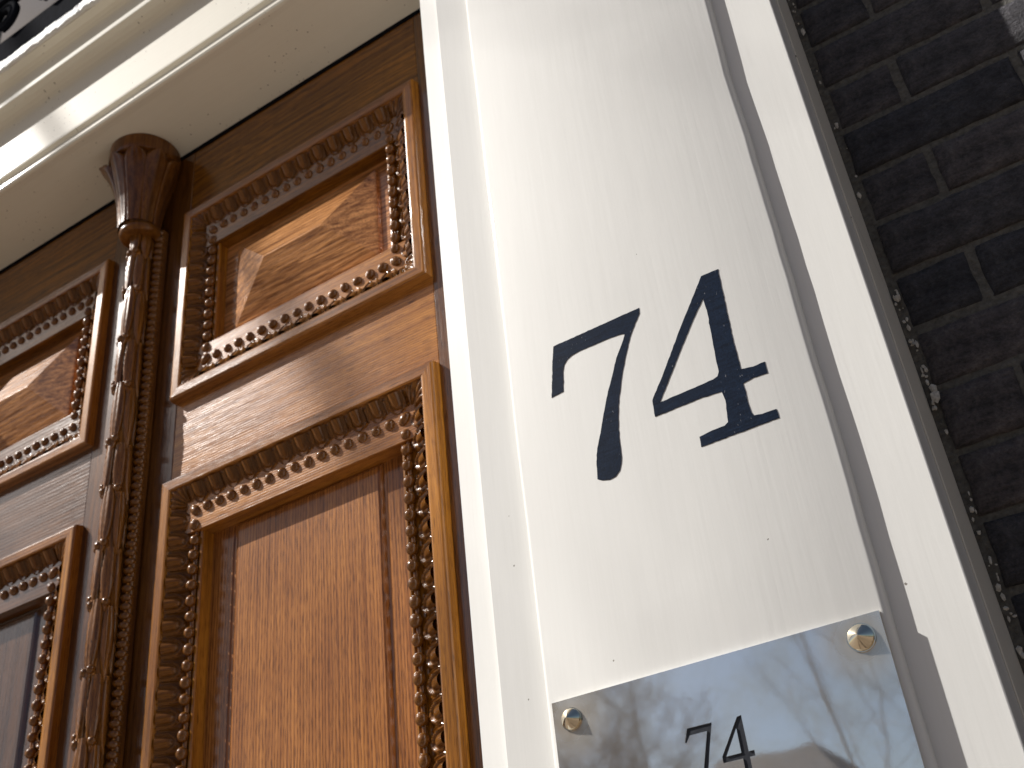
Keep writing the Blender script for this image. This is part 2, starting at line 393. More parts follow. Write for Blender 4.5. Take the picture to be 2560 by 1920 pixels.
# ------------------------------------------------------------------ pilaster
def pilaster(mirror=False):
    s = -1 if mirror else 1; cx = -1.507
    X = (lambda x: 2 * cx - x) if mirror else (lambda x: x)
    def rng(a, b_): a, b_ = X(a), X(b_); return (min(a, b_), max(a, b_))
    p = empty('pilaster', (X(-.385), 1.1, GZ))
    # face board with a slightly worn right edge
    bm = bmesh.new(); n = 130; z0, z1 = GZ + .17, 3.3; rows = []
    xl, xr = -.5645, -.2053
    for i in range(n + 1):
        z = z0 + (z1 - z0) * i / n
        wv = .0022 * noise.noise(Vector((0, 3, z * 5))) + .0009 * noise.noise(Vector((0, 9, z * 22))) - .0028 * math.exp(-((z - 1.02) / .07) ** 2)
        wl = .0010 * noise.noise(Vector((4, 3, z * 7)))
        prof = [(xl + .000 + wl, 1.0120), (xl - .0012 + wl, 1.0042), (xl + .0008 + wl, 1.0012), (xl + .0042 + wl, 1.0), (xr - .004 + wv, 1.0), (xr - .0012 + wv, 1.0010), (xr + .0003 + wv, 1.0030), (xr + .0020 + wv, 1.0055), (xr + .0026 + wv, 1.0120)]
        rows.append([bm.verts.new((X(x), y, z)) for x, y in prof])
    for a, b_ in zip(rows, rows[1:]):
        for k in range(8): bm.faces.new((a[k], a[k + 1], b_[k + 1], b_[k]))
    bmesh.ops.recalc_face_normals(bm, faces=bm.faces)
    o = link('face_board', bm, WHITE, p, smooth=True)
    for poly in o.data.polygons: poly.use_smooth = True
    # backing with the two side strips
    def vprism(nm, pr, m, bv=0):
        bm = bmesh.new()
        lo = [bm.verts.new((X(x), y, z0)) for x, y in pr]; hi = [bm.verts.new((X(x), y, z1)) for x, y in pr]; K = len(pr)
        for k in range(K): bm.faces.new((lo[k], lo[(k + 1) % K], hi[(k + 1) % K], hi[k]))
        bm.faces.new(lo); bm.faces.new(hi); bmesh.ops.recalc_face_normals(bm, faces=bm.faces)
        return link(nm, bm, m, p, bevel=bv)
    vprism('backing_board', [(-.6268, 1.0118), (-.1327, 1.0118), (-.1308, 1.0480), (-.1308, 1.16), (-.6268, 1.16)], WHITE, .0014)
    # weathered return strip along the right flank
    vprism('edge_strip', [(-.1307, 1.0500), (-.1290, 1.0500), (-.1288, 1.1355), (-.1288, 1.150), (-.1307, 1.150)], WHITED, .001)
    # jamb beside the door, its face set back and slightly canted
    bm = bmesh.new()
    pr = [(-.6266, 1.0200), (-.6660, 1.0270), (-.6685, 1.0310), (-.6690, 1.26), (-.6266, 1.26)]
    lo = [bm.verts.new((X(x), y, z0)) for x, y in pr]; hi = [bm.verts.new((X(x), y, z1)) for x, y in pr]
    for k in range(5): bm.faces.new((lo[k], lo[(k + 1) % 5], hi[(k + 1) % 5], hi[k]))
    bm.faces.new(lo); bm.faces.new(hi); bmesh.ops.recalc_face_normals(bm, faces=bm.faces)
    link('door_jamb', bm, WHITE, p)
    boxo('plinth', (*rng(-.66, -.11), .985, 1.12, GZ + .17, GZ + .62), WHITE, p, bevel=.004)
    return p
pil = pilaster(); tag(pil, 'white painted pilaster with a black house number 74 on its face', 'pilaster')
pil2 = pilaster(True); tag(pil2, 'plain white pilaster on the far left side of the doors, without number', 'pilaster')

SEVEN = [(-0.4975, 0.7515), (-0.3804, 0.7527), (-0.3812, 0.7449), (-0.3929, 0.7279), (-0.3984, 0.7188), (-0.4083, 0.6961), (-0.4175, 0.6713), (-0.4253, 0.6464), (-0.4295, 0.6263), (-0.433, 0.6005), (-0.4342, 0.5744), (-0.4358, 0.5674), (-0.4391, 0.5594), (-0.4452, 0.5542), (-0.4529, 0.553), (-0.4619, 0.5556), (-0.4671, 0.5589), (-0.465, 0.5804), (-0.4614, 0.5962), (-0.4545, 0.6129), (-0.4469, 0.6354), (-0.4368, 0.6613), (-0.4278, 0.6799), (-0.4196, 0.6991), (-0.4134, 0.7088), (-0.4073, 0.7187), (-0.4037, 0.726), (-0.4077, 0.7278), (-0.4234, 0.7294), (-0.4436, 0.7294), (-0.4641, 0.7297), (-0.4757, 0.7281), (-0.4824, 0.7251), (-0.4873, 0.7197), (-0.49, 0.7113), (-0.4933, 0.685), (-0.5095, 0.6831), (-0.5018, 0.7316)]
FOUR = [(-0.299, 0.7582), (-0.278, 0.7576), (-0.2789, 0.7458), (-0.2793, 0.727), (-0.281, 0.6664), (-0.2807, 0.6229), (-0.2671, 0.6202), (-0.2538, 0.6205), (-0.2538, 0.6061), (-0.2701, 0.6073), (-0.2822, 0.6053), (-0.2814, 0.5952), (-0.2818, 0.5787), (-0.281, 0.5692), (-0.2792, 0.5645), (-0.2705, 0.5627), (-0.2548, 0.5624), (-0.2542, 0.5514), (-0.3422, 0.5515), (-0.3417, 0.5635), (-0.3259, 0.5654), (-0.3121, 0.5654), (-0.3076, 0.5681), (-0.3064, 0.5796), (-0.305, 0.5939), (-0.3068, 0.6056), (-0.3328, 0.6075), (-0.3865, 0.6068), (-0.3859, 0.6279), (-0.367, 0.6554), (-0.3347, 0.7058)]
FHOLE = [(-0.3029, 0.7286), (-0.302, 0.7068), (-0.3034, 0.6748), (-0.3047, 0.6476), (-0.3049, 0.6301), (-0.3074, 0.6254), (-0.3134, 0.6237), (-0.3477, 0.6225), (-0.3781, 0.6217), (-0.3692, 0.6345), (-0.3456, 0.6699), (-0.322, 0.7039)]
def ragged(pts, amp=.0007, step=.004):
    out = []
    for (x0, z0), (x1, z1) in zip(pts, pts[1:] + pts[:1]):
        d = math.hypot(x1 - x0, z1 - z0); n = max(1, int(d / step))
        for i in range(n):
            f = i / n; x = x0 + (x1 - x0) * f; z = z0 + (z1 - z0) * f
            a = amp if i else 0
            out.append((x + a * noise.noise(Vector((x * 300, z * 300, 1))), z + a * noise.noise(Vector((x * 300, z * 300, 5)))))
    return out
o = prism('numeral', [ragged(SEVEN)], .9994, 1.0002, BLACKP, pil); o['label'] = 'painted black numeral 7'
o = prism('numeral', [ragged(FOUR), ragged(FHOLE)], .9994, 1.0002, BLACKP, pil); o['label'] = 'painted black numeral 4'

# dried filler crumbs along the joint between pilaster and bricks
bm = bmesh.new(); rc = random.Random(3)
for k in range(190):
    z = rc.uniform(.1, 1.25)
    if noise.noise(Vector((0, 0, z * 7))) + .45 * noise.noise(Vector((3, 0, z * 30))) < .02 and rc.random() > .12: continue
    r = rc.uniform(.0008, .0030) * (1.5 if rc.random() < .12 else 1)
    c0 = Vector((-.1250 + rc.uniform(0, .007), 1.133 + rc.uniform(-.003, .002), z))
    ret = bmesh.ops.create_icosphere(bm, subdivisions=1, radius=r)
    fl = Vector((rc.uniform(.5, 1.3), rc.uniform(.4, 1), rc.uniform(.6, 2.4)))
    for v in ret['verts']: v.co = Vector((v.co.x * fl.x, v.co.y * fl.y, v.co.z * fl.z)) * rc.uniform(.6, 1.3) + c0
o = link('filler_crumbs', bm, CRUMB, pil); tag(o, kind='stuff')

# ------------------------------------------------------------------ name plate
npl = empty('name_plate', (-.383, 1.0, .06)); tag(npl, 'polished metal nameplate engraved 74 screwed below the painted house number', 'nameplate')
S7 = [(-.4139, .2716), (-.3885, .2715), (-.3887, .2696), (-.3942, .2517), (-.3998, .2317), (-.4100, .1980), (-.4142, .1980), (-.4042, .2327), (-.3987, .2509), (-.3944, .2649), (-.4123, .2648), (-.4169, .2586), (-.4182, .2595)]
S4 = [(-.3628, .2707), (-.3584, .2713), (-.3582, .2384), (-.3528, .2383), (-.3528, .2333), (-.3582, .2333), (-.3582, .1980), (-.3650, .1980), (-.3650, .2333), (-.3844, .2333), (-.3845, .2389)]
SH = [(-.3656, .2609), (-.3655, .2385), (-.3804, .2383)]
px0, px1, pz0, pz1 = -.5560, -.2109, .06, .3303
rect = [(px0, pz0), (px1, pz0), (px1, pz1), (px0, pz1)]
prism('plate', [rect, S7, S4], .9955, .9972, PLATE, npl)
prism('plate_backing', [rect], .99725, .9998, PLATE, npl)
prism('engraving_floor', [S7], .9969, .99722, ENGR, npl)['label'] = 'black filled engraved numeral 7'
prism('engraving_floor', [S4, SH], .9969, .99722, ENGR, npl)['label'] = 'black filled engraved numeral 4'
prism('engraving_island', [SH], .9955, .9972, PLATE, npl)
def screw(x, z, r):
    bm = bmesh.new()
    lathe(bm, [(r * 1.12, 0), (r * 1.12, .0012), (r * .98, .0012), (r * 1.0, .0030), (r * .95, .0036), (.0004, .0108)], (0, 0), 36)
    o = link('screw', bm, SCREW, npl, smooth=True)
    o.matrix_basis = Matrix.Translation((x, .9954, z)) @ Matrix.Rotation(PI / 2, 4, 'X')
    m = o.modifiers.new('es', 'EDGE_SPLIT'); m.split_angle = math.radians(28)
    o.parent = None; setparent(o, npl); return o
screw(-.5350, .3090, .0105); screw(-.2325, .3105, .0118); screw(-.5350, .083, .0105); screw(-.2310, .083, .0125)

# ------------------------------------------------------------------ lintel
lin = empty('door_lintel', (-1.507, 1.1, 1.805)); tag(lin, 'white moulded lintel with deep soffit above the carved doors', 'lintel')
LX0, LX1 = -2.3445, -.6697
def arc(cy, cz, r, a0, a1, n): return [(cy + r * math.cos(a0 + (a1 - a0) * i / n), cz + r * math.sin(a0 + (a1 - a0) * i / n)) for i in range(n + 1)]
# front board: two beads at the foot, fascia, cove
prof = [(1.26, 1.805), (1.0600, 1.805)] + [(1.0455, 1.8040), (1.0405, 1.8055), (1.0385, 1.810), (1.0400, 1.8140), (1.0440, 1.8160), (1.0475, 1.8170), (1.0475, 1.8400), (1.0440, 1.8435), (1.0400, 1.8460), (1.0392, 1.8500), (1.0400, 1.8540), (1.0400, 2.005)]
prof += [(1.0385, 2.0130), (1.0340, 2.0200), (1.0260, 2.0262), (1.0160, 2.0295), (1.0020, 2.0300)]
prof += [(1.0000, 2.0315), (.9993, 2.0385), (1.0000, 2.0460), (1.0030, 2.0480), (1.0110, 2.0490), (1.0110, 2.0960)]
prof += [(1.0095, 2.1050), (1.0040, 2.1120), (.9960, 2.1160), (.9790, 2.1180), (.9780, 2.1230), (1.26, 2.1230)]
extrude_x('lintel_moulding', prof, LX0, LX1, WHITES, lin)
def jl(x, y, z, k):
    if k in (1, 2, 3, 4, 5):
        return (y - .0045 * abs(noise.noise(Vector((x * 28, k * .6, 0)))) - .002 * noise.noise(Vector((x * 70, k, 2))), z + .005 * noise.noise(Vector((x * 22, k * .5, 4))) + .0035 * noise.noise(Vector((x * 60, k, 9))))
    return (y, z)
extrude_x('lead_flashing', [(1.26, 2.1235), (.985, 2.1235), (.977, 2.119), (.9715, 2.125), (.9710, 2.149), (.975, 2.156), (1.26, 2.170)], LX0, LX1, LEAD, lin, n=260, jitter=jl, smooth=True)
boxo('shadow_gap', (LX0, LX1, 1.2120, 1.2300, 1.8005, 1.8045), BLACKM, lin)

# ------------------------------------------------------------------ fanlight over the door
fan = empty('fanlight_window', (-1.507, 1.15, 2.17)); tag(fan, 'dark fanlight window with iron scrollwork above the white lintel', 'window')
boxo('sash', (LX0, LX1, 1.10, 1.16, 2.10, 2.53), BLACKM, fan, bevel=.004)
boxo('pane', (LX0, LX1, 1.135, 1.14, 2.53, 3.25), simple('fanlight_glass', (.012, .016, .028), .05), fan)
def torus(bm, c, R, r, n=32, m=8, a0=0, a1=2 * PI, spiral=0):
    rings = []
    for i in range(n + 1):
        f = i / n; a = a0 + (a1 - a0) * f; RR = R * (1 - spiral * f)
        d = Vector((math.cos(a), 0, math.sin(a)))
        rings.append([bm.verts.new(Vector(c) + d * (RR + r * math.cos(2 * PI * j / m)) + Vector((0, r * math.sin(2 * PI * j / m), 0))) for j in range(m)])
    for a, b_ in zip(rings, rings[1:]):
        for j in range(m): bm.faces.new((a[j], a[(j + 1) % m], b_[(j + 1) % m], b_[j]))
for k in range(7):
    bm = bmesh.new(); cx = -2.05 + (k - 1) * .17
    torus(bm, (cx, 1.085, 2.60), .05, .010, 40, 8, -PI / 2, 2.6 * PI, .55)
    link('scroll', bm, BLACKM, fan, smooth=True)
boxo('glazing_bar', (LX0, LX1, 1.07, 1.10, 2.66, 2.69), BLACKM, fan, bevel=.004)
o = boxo('hall_wall', (-2.7, -.3, 1.6, 1.7, GZ, 3.4), simple('dim_plaster', (.3, .28, .25), .9)); tag(o, kind='structure')

# ------------------------------------------------------------------ doors
BEAD = sphere_mesh('bead', .0099, OAKB, 14, 10, (1, .92, 1)); BEADH = BEAD
def egg_mesh():
    """one hollow tongue of the carved band: u along the run, v from the outer edge inwards, h out of the band"""
    PU, PV = .0385, .0400; nu, nv = 20, 16
    bm = bmesh.new(); g = []
    for i in range(nu + 1):
        row = []
        for j in range(nv + 1):
            u = i / nu - .5; v = j / nv
            d = math.sqrt((u / .31) ** 2 + (max(0, v - .40) / .40) ** 2)
            h = 0
            if d < .80: h = .0085 * math.sqrt(max(0, 1 - (d / .80) ** 2)) * (1 - .30 * v)
            rim = math.exp(-((d - 1.16) / .13) ** 2); h = max(h, .0074 * rim * (.75 + .35 * v))
            if abs(u) > .42 and v > .1: h = max(h, .0045 * (1 - (.5 - abs(u)) / .09) * (1 - v * .4))
            if v > .96: h *= .2
            row.append(bm.verts.new((u * PU, -h, -v * PV)))
        g.append(row)
    for i in range(nu):
        for j in range(nv): bm.faces.new((g[i][j], g[i][j + 1], g[i + 1][j + 1], g[i + 1][j]))
    bmesh.ops.recalc_face_normals(bm, faces=bm.faces)
    me = bpy.data.meshes.new('egg_and_dart'); bm.to_mesh(me); bm.free(); me.materials.append(OAKC)
    for p in me.polygons: p.use_smooth = True
    if me.polygons[0].normal.y > 0: me.flip_normals()
    return me
EGG = egg_mesh()
def corner_mesh():
    """fan of ribs filling a mitred corner; apex at origin opening towards (-u, +v) quadrant"""
    bm = bmesh.new(); n, m_ = 24, 6; R = .050; g = []
    for i in range(n + 1):
        a = PI / 2 * i / n; row = []
        for j in range(m_ + 1):
            f = j / m_
            # square outline
            RR = .036 / max(math.cos(a), math.sin(a)) * (.12 + .88 * f)
            h = .0065 * abs(math.sin(a * 2 * 5)) * (.35 + .65 * math.sin(PI * min(1, f * .9 + .05)))
            row.append((RR * math.cos(a), RR * math.sin(a), h, f))
        g.append(row)
    return g
CG = corner_mesh()

# moulding profile: (offset from the outer edge, depth)
MP = [(0, YD + .001), (.0015, 1.2010), (.0035, 1.1985), (.0060, 1.1976), (.0215, 1.1976), (.0245, 1.1986), (.0255, 1.2020), (.0262, 1.2045), (.0400, 1.2130), (.0590, 1.2235),
      (.0612, 1.2270), (.0795, 1.2270), (.0805, 1.2238), (.0825, 1.2226), (.0855, 1.2230), (.0868, 1.2250), (.0872, 1.2500)]
BAND = (Vector((.0262, 1.2045)), Vector((.0590, 1.2235)))
def panel_frame(door, x0, x1, z0, z1, zvis=None):
    sides = {'top': ((x0, z1), (x1, z1), Vector((0, -1)), OAKMX), 'bottom': ((x1, z0), (x0, z0), Vector((0, 1)), OAKMX),
             'right': ((x1, z1), (x1, z0), Vector((-1, 0)), OAKMZ), 'left': ((x0, z0), (x0, z1), Vector((1, 0)), OAKMZ)}
    for nm, (a, b_, inn, m) in sides.items():
        run = Vector((b_[0] - a[0], b_[1] - a[1])); Ln = run.length; run.normalize()
        bm = bmesh.new(); A = []; B = []
        for o_, y in MP:
            pa = Vector(a) + (run + inn) * o_; pb = Vector(b_) + (-run + inn) * o_
            A.append(bm.verts.new((pa.x, y, pa.y))); B.append(bm.verts.new((pb.x, y, pb.y)))
        for k in range(len(MP) - 1): bm.faces.new((A[k], A[k + 1], B[k + 1], B[k]))
        bm.faces.new((A[0], B[0], B[-1], A[-1]))
        bmesh.ops.recalc_face_normals(bm, faces=bm.faces)
        mo = link('moulding', bm, m, door)
        # local frame of the run
        r3 = Vector((run.x, 0, run.y)); i3 = Vector((inn.x, 0, inn.y)); Y = Vector((0, 1, 0))
        s = BAND[0]; e = BAND[1]; sl = Vector(((e - s).x, (e - s).y)); sl.normalize()
        down = i3 * sl.x + Y * sl.y                # across the band, inwards and deeper
        outn = (i3 * sl.y - Y * sl.x)               # out of the band
        if outn.y > 0: outn = -outn
        # egg and dart row
        oc = (.0262 + .0590) / 2; L0 = oc + .022; n = max(1, round((Ln - 2 * L0) / .0385)); pit = (Ln - 2 * L0) / n
        for k in range(n):
            tt = L0 + pit * (k + .5); p = Vector(a) + run * tt + inn * s.x
            zz = p.y
            if zvis is not None and zz < zvis: continue
            M = Matrix.Identity(4); M.col[0][:3] = r3 * (pit / .0385) * random.uniform(.95, 1.04); M.col[1][:3] = -outn * random.uniform(.85, 1.12); M.col[2][:3] = -down
            M.col[3][:3] = Vector((p.x, s.y, p.y)) + outn * .0002
            inst('egg_and_dart', EGG, M, mo)
        # bead row
        L0 = .073; n = max(1, round((Ln - 2 * L0) / .0277)); pit = (Ln - 2 * L0) / n
        bm = bmesh.new(); seg = 6
        p0 = Vector(a) + (run + inn) * .073; p1 = Vector(b_) + (-run + inn) * .073
        for ends in (p0, p1): pass
        c0 = Vector((p0.x, 1.2235, p0.y)); c1 = Vector((p1.x, 1.2235, p1.y)); ringa = []; ringb = []
        for q in range(8):
            d = (i3 * math.cos(q * PI / 4) + Y * math.sin(q * PI / 4)) * .0042
            ringa.append(bm.verts.new(c0 + d)); ringb.append(bm.verts.new(c1 + d))
        for q in range(8): bm.faces.new((ringa[q], ringa[(q + 1) % 8], ringb[(q + 1) % 8], ringb[q]))
        bmesh.ops.recalc_face_normals(bm, faces=bm.faces)
        link('bead_string', bm, OAKB, mo, smooth=True)
        for k in range(n + 1):
            if k == n: continue
            p = Vector(a) + run * (L0 + pit * k) + inn * .073
            if zvis is not None and p.y < zvis: continue
            sx = 1.0; 
            M = Matrix.Translation((p.x, 1.2180, p.y))
            if k == 0: M = M @ (Matrix.Rotation(-math.atan2(run.y, run.x) + PI / 4, 4, 'Y') @ Matrix.Diagonal((1.35, 1, .95, 1)))
            else: M = Matrix.Translation((random.gauss(0, .0004), random.gauss(0, .0004), random.gauss(0, .0004))) @ M @ Matrix.Rotation(random.uniform(-.3, .3), 4, 'Y') @ Matrix.Diagonal((random.uniform(.91, 1.08), random.uniform(.93, 1.06), random.uniform(.91, 1.08), 1))
            inst('bead', BEAD, M, mo)
        # carved leaf in the mitre at the start of the run
        if zvis is None or a[1] > zvis:
            bm = bmesh.new(); ap = Vector(a) + (run + inn) * .0600; V_ = []
            for row in CG:
                rr = []
                for (cu, cv, h, f) in row:
                    q = ap - run * cu - inn * cv; 
                    off = min((q - Vector(a)).dot(inn), (q - Vector(a)).dot(run))
                    tt = (off - .0262) / (.0590 - .0262); y = 1.2045 + max(-.02, min(1, tt)) * .019
                    rr.append(bm.verts.new((q.x, y - h - .0006, q.y)))
                V_.append(rr)
            for r1, r2 in zip(V_, V_[1:]):
                for k in range(len(r1) - 1): bm.faces.new((r1[k], r1[k + 1], r2[k + 1], r2[k]))
            bmesh.ops.recalc_face_normals(bm, faces=bm.faces)
            link('corner_leaf', bm, OAKC, mo, smooth=True)

def flat_panel(door, x0, x1, z0, z1):
    """fielded panel: floor, then a raised field with a rounded step"""
    bm = bmesh.new(); ins = [(0.0870, 1.2480), (.135, 1.2480), (.138, 1.2500), (.143, 1.2500), (.147, 1.2450), (.151, 1.2432), (.20, 1.2430)]
    insT = [.0870, .108, .110, .113, .117, .121, .17]
    rings = []
    for (o_, y), ot in zip(ins, insT):
        rings.append([bm.verts.new(p) for p in ((x0 + o_, y, z0 + ot), (x1 - o_, y, z0 + ot), (x1 - o_, y, z1 - ot), (x0 + o_, y, z1 - ot))])
    for a, b_ in zip(rings, rings[1:]):
        for k in range(4): bm.faces.new((a[k], a[(k + 1) % 4], b_[(k + 1) % 4], b_[k]))
    bm.faces.new(rings[-1]); bmesh.ops.recalc_face_normals(bm, faces=bm.faces)
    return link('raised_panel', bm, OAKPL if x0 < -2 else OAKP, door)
def pyramid_panel(door, x0, x1, z0, z1, flip=False):
    bm = bmesh.new(); cxm = (x0 + x1) / 2
    bx0, bx1 = cxm - .1715, cxm + .1715; bz0, bz1 = 1.2775, 1.4786
    rx0, rx1 = cxm - .0702, cxm + .0702; rz = (bz0 + bz1) / 2
    def ring(a, b_, c, d, y): return [bm.verts.new(p) for p in ((a, y, c), (b_, y, c), (b_, y, d), (a, y, d))]
    R = [ring(x0 + .087, x1 - .087, z0 + .087, z1 - .087, 1.2460), ring(bx0 - .006, bx1 + .006, bz0 - .006, bz1 + .006, 1.2460), ring(bx0 - .004, bx1 + .004, bz0 - .004, bz1 + .004, 1.2385), ring(bx0, bx1, bz0, bz1, 1.2368)]
    for a, b_ in zip(R, R[1:]):
        for k in range(4): bm.faces.new((a[k], a[(k + 1) % 4], b_[(k + 1) % 4], b_[k]))
    p, q = bm.verts.new((rx0, 1.2025, rz)), bm.verts.new((rx1, 1.2025, rz)); B = R[-1]
    bm.faces.new((B[0], B[1], q, p)); bm.faces.new((B[1], B[2], q)); bm.faces.new((B[2], B[3], p, q)); bm.faces.new((B[3], B[0], p))
    bmesh.ops.recalc_face_normals(bm, faces=bm.faces)
    o = link('pyramid_panel', bm, OAKPX, door, bevel=.0009)
    return o

def door_leaf(name, xs, label, frames, rails, zmin):
    d = empty(name, ((xs[0] + xs[1]) / 2, YD, GZ + .18)); tag(d, label, 'door', 'pair of carved oak door leaves')
    for a, b_ in rails['stiles']: boxo('stile', (a, b_, YD, YD + .05, GZ + .18, 1.7985), OAKZ, d, bevel=.0012)
    a, b_ = rails['x']
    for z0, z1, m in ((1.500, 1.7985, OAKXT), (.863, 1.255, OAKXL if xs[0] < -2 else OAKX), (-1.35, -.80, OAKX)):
        boxo('rail', (a + .0004, b_ - .0004, YD + .0006, YD + .049, z0, z1), m, d, bevel=.0012)
    for (x0, x1, z0, z1, kind) in frames:
        panel_frame(d, x0, x1, z0, z1, zmin)
        if kind == 'p': pyramid_panel(d, x0, x1, z0, z1)
        else: flat_panel(d, x0, x1, z0, z1)
    # solid core behind the panels
    boxo('core', (a + .01, b_ - .01, 1.2505, 1.262, -1.3, 1.75), OAKZ, d)
    return d
d1 = door_leaf('door_leaf', (-1.507, -.672), 'right leaf of the varnished oak door, next to the white pilaster', [(-1.4080, -.8083, 1.1460, 1.6110, 'p'), (-1.4105, -.8083, -.72, .9752, 'f')],
               {'stiles': ((-1.506, -1.4055), (-.8078, -.6700)), 'x': (-1.4055, -.8078)}, .20)
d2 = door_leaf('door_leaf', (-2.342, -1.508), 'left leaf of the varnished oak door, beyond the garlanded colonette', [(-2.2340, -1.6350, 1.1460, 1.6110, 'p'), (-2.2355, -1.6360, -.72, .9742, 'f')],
               {'stiles': ((-1.6380, -1.508), (-2.3440, -2.2330)), 'x': (-2.2330, -1.6380)}, .20)

# ------------------------------------------------------------------ colonette
col = empty('colonette', (-1.507, 1.19, -1.3)); tag(col, 'carved oak colonette with laurel garland and leafy capital between the doors', 'column')
CX, CY = -1.505, 1.180
boxo('batten', (CX - .0395, CX + .0395, 1.1985, YD - .0006, GZ + .2, 1.60), OAKC, col, bevel=.003)
bm = bmesh.new(); lathe(bm, [(.0185, -1.3), (.0185, 1.60)], (CX, CY), 20); link('shaft', bm, OAKC, col, smooth=True)
boxo('shaft_back', (CX - .016, CX + .016, CY, 1.2, -1.3, 1.60), OAKC, col)
def laurel_mesh(seed):
    """lance-shaped leaf lying on the round shaft, tip down; z from 0 (root) to -1"""
    rn = random.Random(seed); bm = bmesh.new(); nu, nv = 12, 18; top = []; Lh = .128
    for j in range(nv + 1):
        v = j / nv; row = []
        wdt = .92 * (math.sin(PI * min(1, (v * .74 + .26)) ** 1.15) ** .8) + .01
        for i in range(nu + 1):
            u = i / nu * 2 - 1
            th = u * wdt * .80
            au = abs(u)
            r = .0150 + .0100 * (1 - au ** 3.2) ** .5 * (.62 + .38 * math.sin(PI * min(1, v + .08)))
            r -= .0022 * math.exp(-(u / .09) ** 2) * (1 - v * .5)                      # midrib groove
            r += .0006 * math.sin(u * 15 + v * 7 + seed) + .0005 * math.sin(v * 60 + au * 9) + .0026 * v ** 3
            row.append(bm.verts.new((r * math.sin(th), -r * math.cos(th), -v * Lh)))
        top.append(row)
    for a, b_ in zip(top, top[1:]):
        for i in range(nu): bm.faces.new((a[i], a[i + 1], b_[i + 1], b_[i]))
    bmesh.ops.recalc_face_normals(bm, faces=bm.faces)
    me = bpy.data.meshes.new('laurel_leaf'); bm.to_mesh(me); bm.free(); me.materials.append(OAKL)
    for p in me.polygons: p.use_smooth = True
    return me
LAU = [laurel_mesh(k) for k in range(4)]
BERRY = sphere_mesh('berry', .0080, OAKB, 12, 8)
nodes = [1.5327, 1.4371, 1.317, 1.2063, 1.0848, .9839, .875, .7672, .6477, .5337, .42, .31, .2]
rl = random.Random(9)
ztop = 1.60
for k, zn in enumerate(nodes):
    length = (ztop - zn) + .012
    base = -.05 if k % 2 else .42
    for q, da in enumerate((-1.55, -.30, .95, 2.1)):
        ang = base + da + rl.uniform(-.06, .06); out = .0006 * (q == 1) 
        sc = (length if q != 1 else length + .010) / .128
        sr = 1.0 + (.06 if q == 1 else -.02) + rl.uniform(-.02, .02)
        M = Matrix.Translation((CX, CY, ztop + .004 - (0 if q == 1 else .012))) @ Matrix.Rotation(ang, 4, 'Z') @ Matrix.Diagonal((sr, sr, sc, 1))
        inst('laurel_leaf', rl.choice(LAU), M, col)
    bs = ((-1.0, 0), (-.25, 0), (.35, .003)) if k % 2 == 0 else ((-.75, .012), (-1.05, -.001), (-.45, -.001), (.95, .0))
    for a_, dz in bs:
        M = Matrix.Translation((CX + .0230 * math.sin(a_), CY - .0230 * math.cos(a_), zn - .002 + dz)) @ Matrix.Diagonal((1, 1, .95, 1))
        inst('berry', BERRY, M, col)
    ztop = zn
SPOOL = sphere_mesh('spool_bead', .0120, OAKB, 12, 6, (1, 1, .64))
for sgn in (1, -1):
    for k in range(84):
        z = 1.59 - k * .0166
        if z < .2: break
        inst('spool_bead', SPOOL, Matrix.Translation((CX + sgn * .0300, 1.2005, z)), col)
    bm = bmesh.new(); lathe(bm, [(.0058, -1.3), (.0058, 1.6)], (CX + sgn * .0300, 1.2015), 10); link('spool_rod', bm, OAKC, col, smooth=True)
# capital
KY = 1.168
bm = bmesh.new()
lathe(bm, [(.037, 1.5740), (.0415, 1.5760), (.0435, 1.5830), (.0425, 1.5920), (.0385, 1.5960)], (CX, KY + .006), 40); link('collar', bm, OAKC, col, smooth=True)
bm = bmesh.new()
lathe(bm, [(.034, 1.590), (.036, 1.62), (.041, 1.655), (.048, 1.69), (.056, 1.72), (.063, 1.745), (.066, 1.768)], (CX, KY), 64); link('bell', bm, OAKC, col, smooth=True)
bm = bmesh.new()
lathe(bm, [(.069, 1.7660), (.0735, 1.7680), (.0750, 1.7720), (.0750, 1.8040)], (CX, KY - .002), 64)
o = link('abacus', bm, OAKK, col, smooth=True); mm = o.modifiers.new('es', 'EDGE_SPLIT'); mm.split_angle = math.radians(40)
def cap_leaf(seed, curl):
    bm = bmesh.new(); nu, nv = 12, 16; rows = []; rn = random.Random(seed)
    for j in range(nv + 1):
        v = j / nv; z = 1.594 + v * .176; R0 = .036 + .006 * v + .027 * v ** 1.6
        wd = (.40 + .06 * math.sin(PI * v)) * (1 if v < .86 else max(.10, math.cos((v - .86) / .14 * PI / 2) ** .6))
        row = []
        for i in range(nu + 1):
            u = i / nu * 2 - 1
            r = R0 + .0070 * (1 - abs(u) ** 3) ** .6 + .0016 * math.cos(u * 9.5) * (1 - v * .4) - .0030 * math.exp(-(u / .12) ** 2) * (1 - v) + curl * v ** 4
            r += .0009 * noise.noise(Vector((u * 6, v * 26, seed)))
            th = u * wd
            row.append(bm.verts.new((r * math.sin(th), -r * math.cos(th), z - curl * .55 * max(0, v - .75) * 4 * (v - .75))))
        rows.append(row)
    for a, b_ in zip(rows, rows[1:]):
        for i in range(nu): bm.faces.new((a[i], a[i + 1], b_[i + 1], b_[i]))
    bmesh.ops.recalc_face_normals(bm, faces=bm.faces)
    me = bpy.data.meshes.new('capital_leaf'); bm.to_mesh(me); bm.free(); me.materials.append(OAKK)
    for p in me.polygons: p.use_smooth = True
    return me
for k in range(9):
    a_ = -PI + 2 * PI * (k + .3) / 9
    inst('capital_leaf', cap_leaf(k, .020 if k in (3,) else .004), Matrix.Translation((CX, KY, 0)) @ Matrix.Rotation(a_, 4, 'Z'), col)

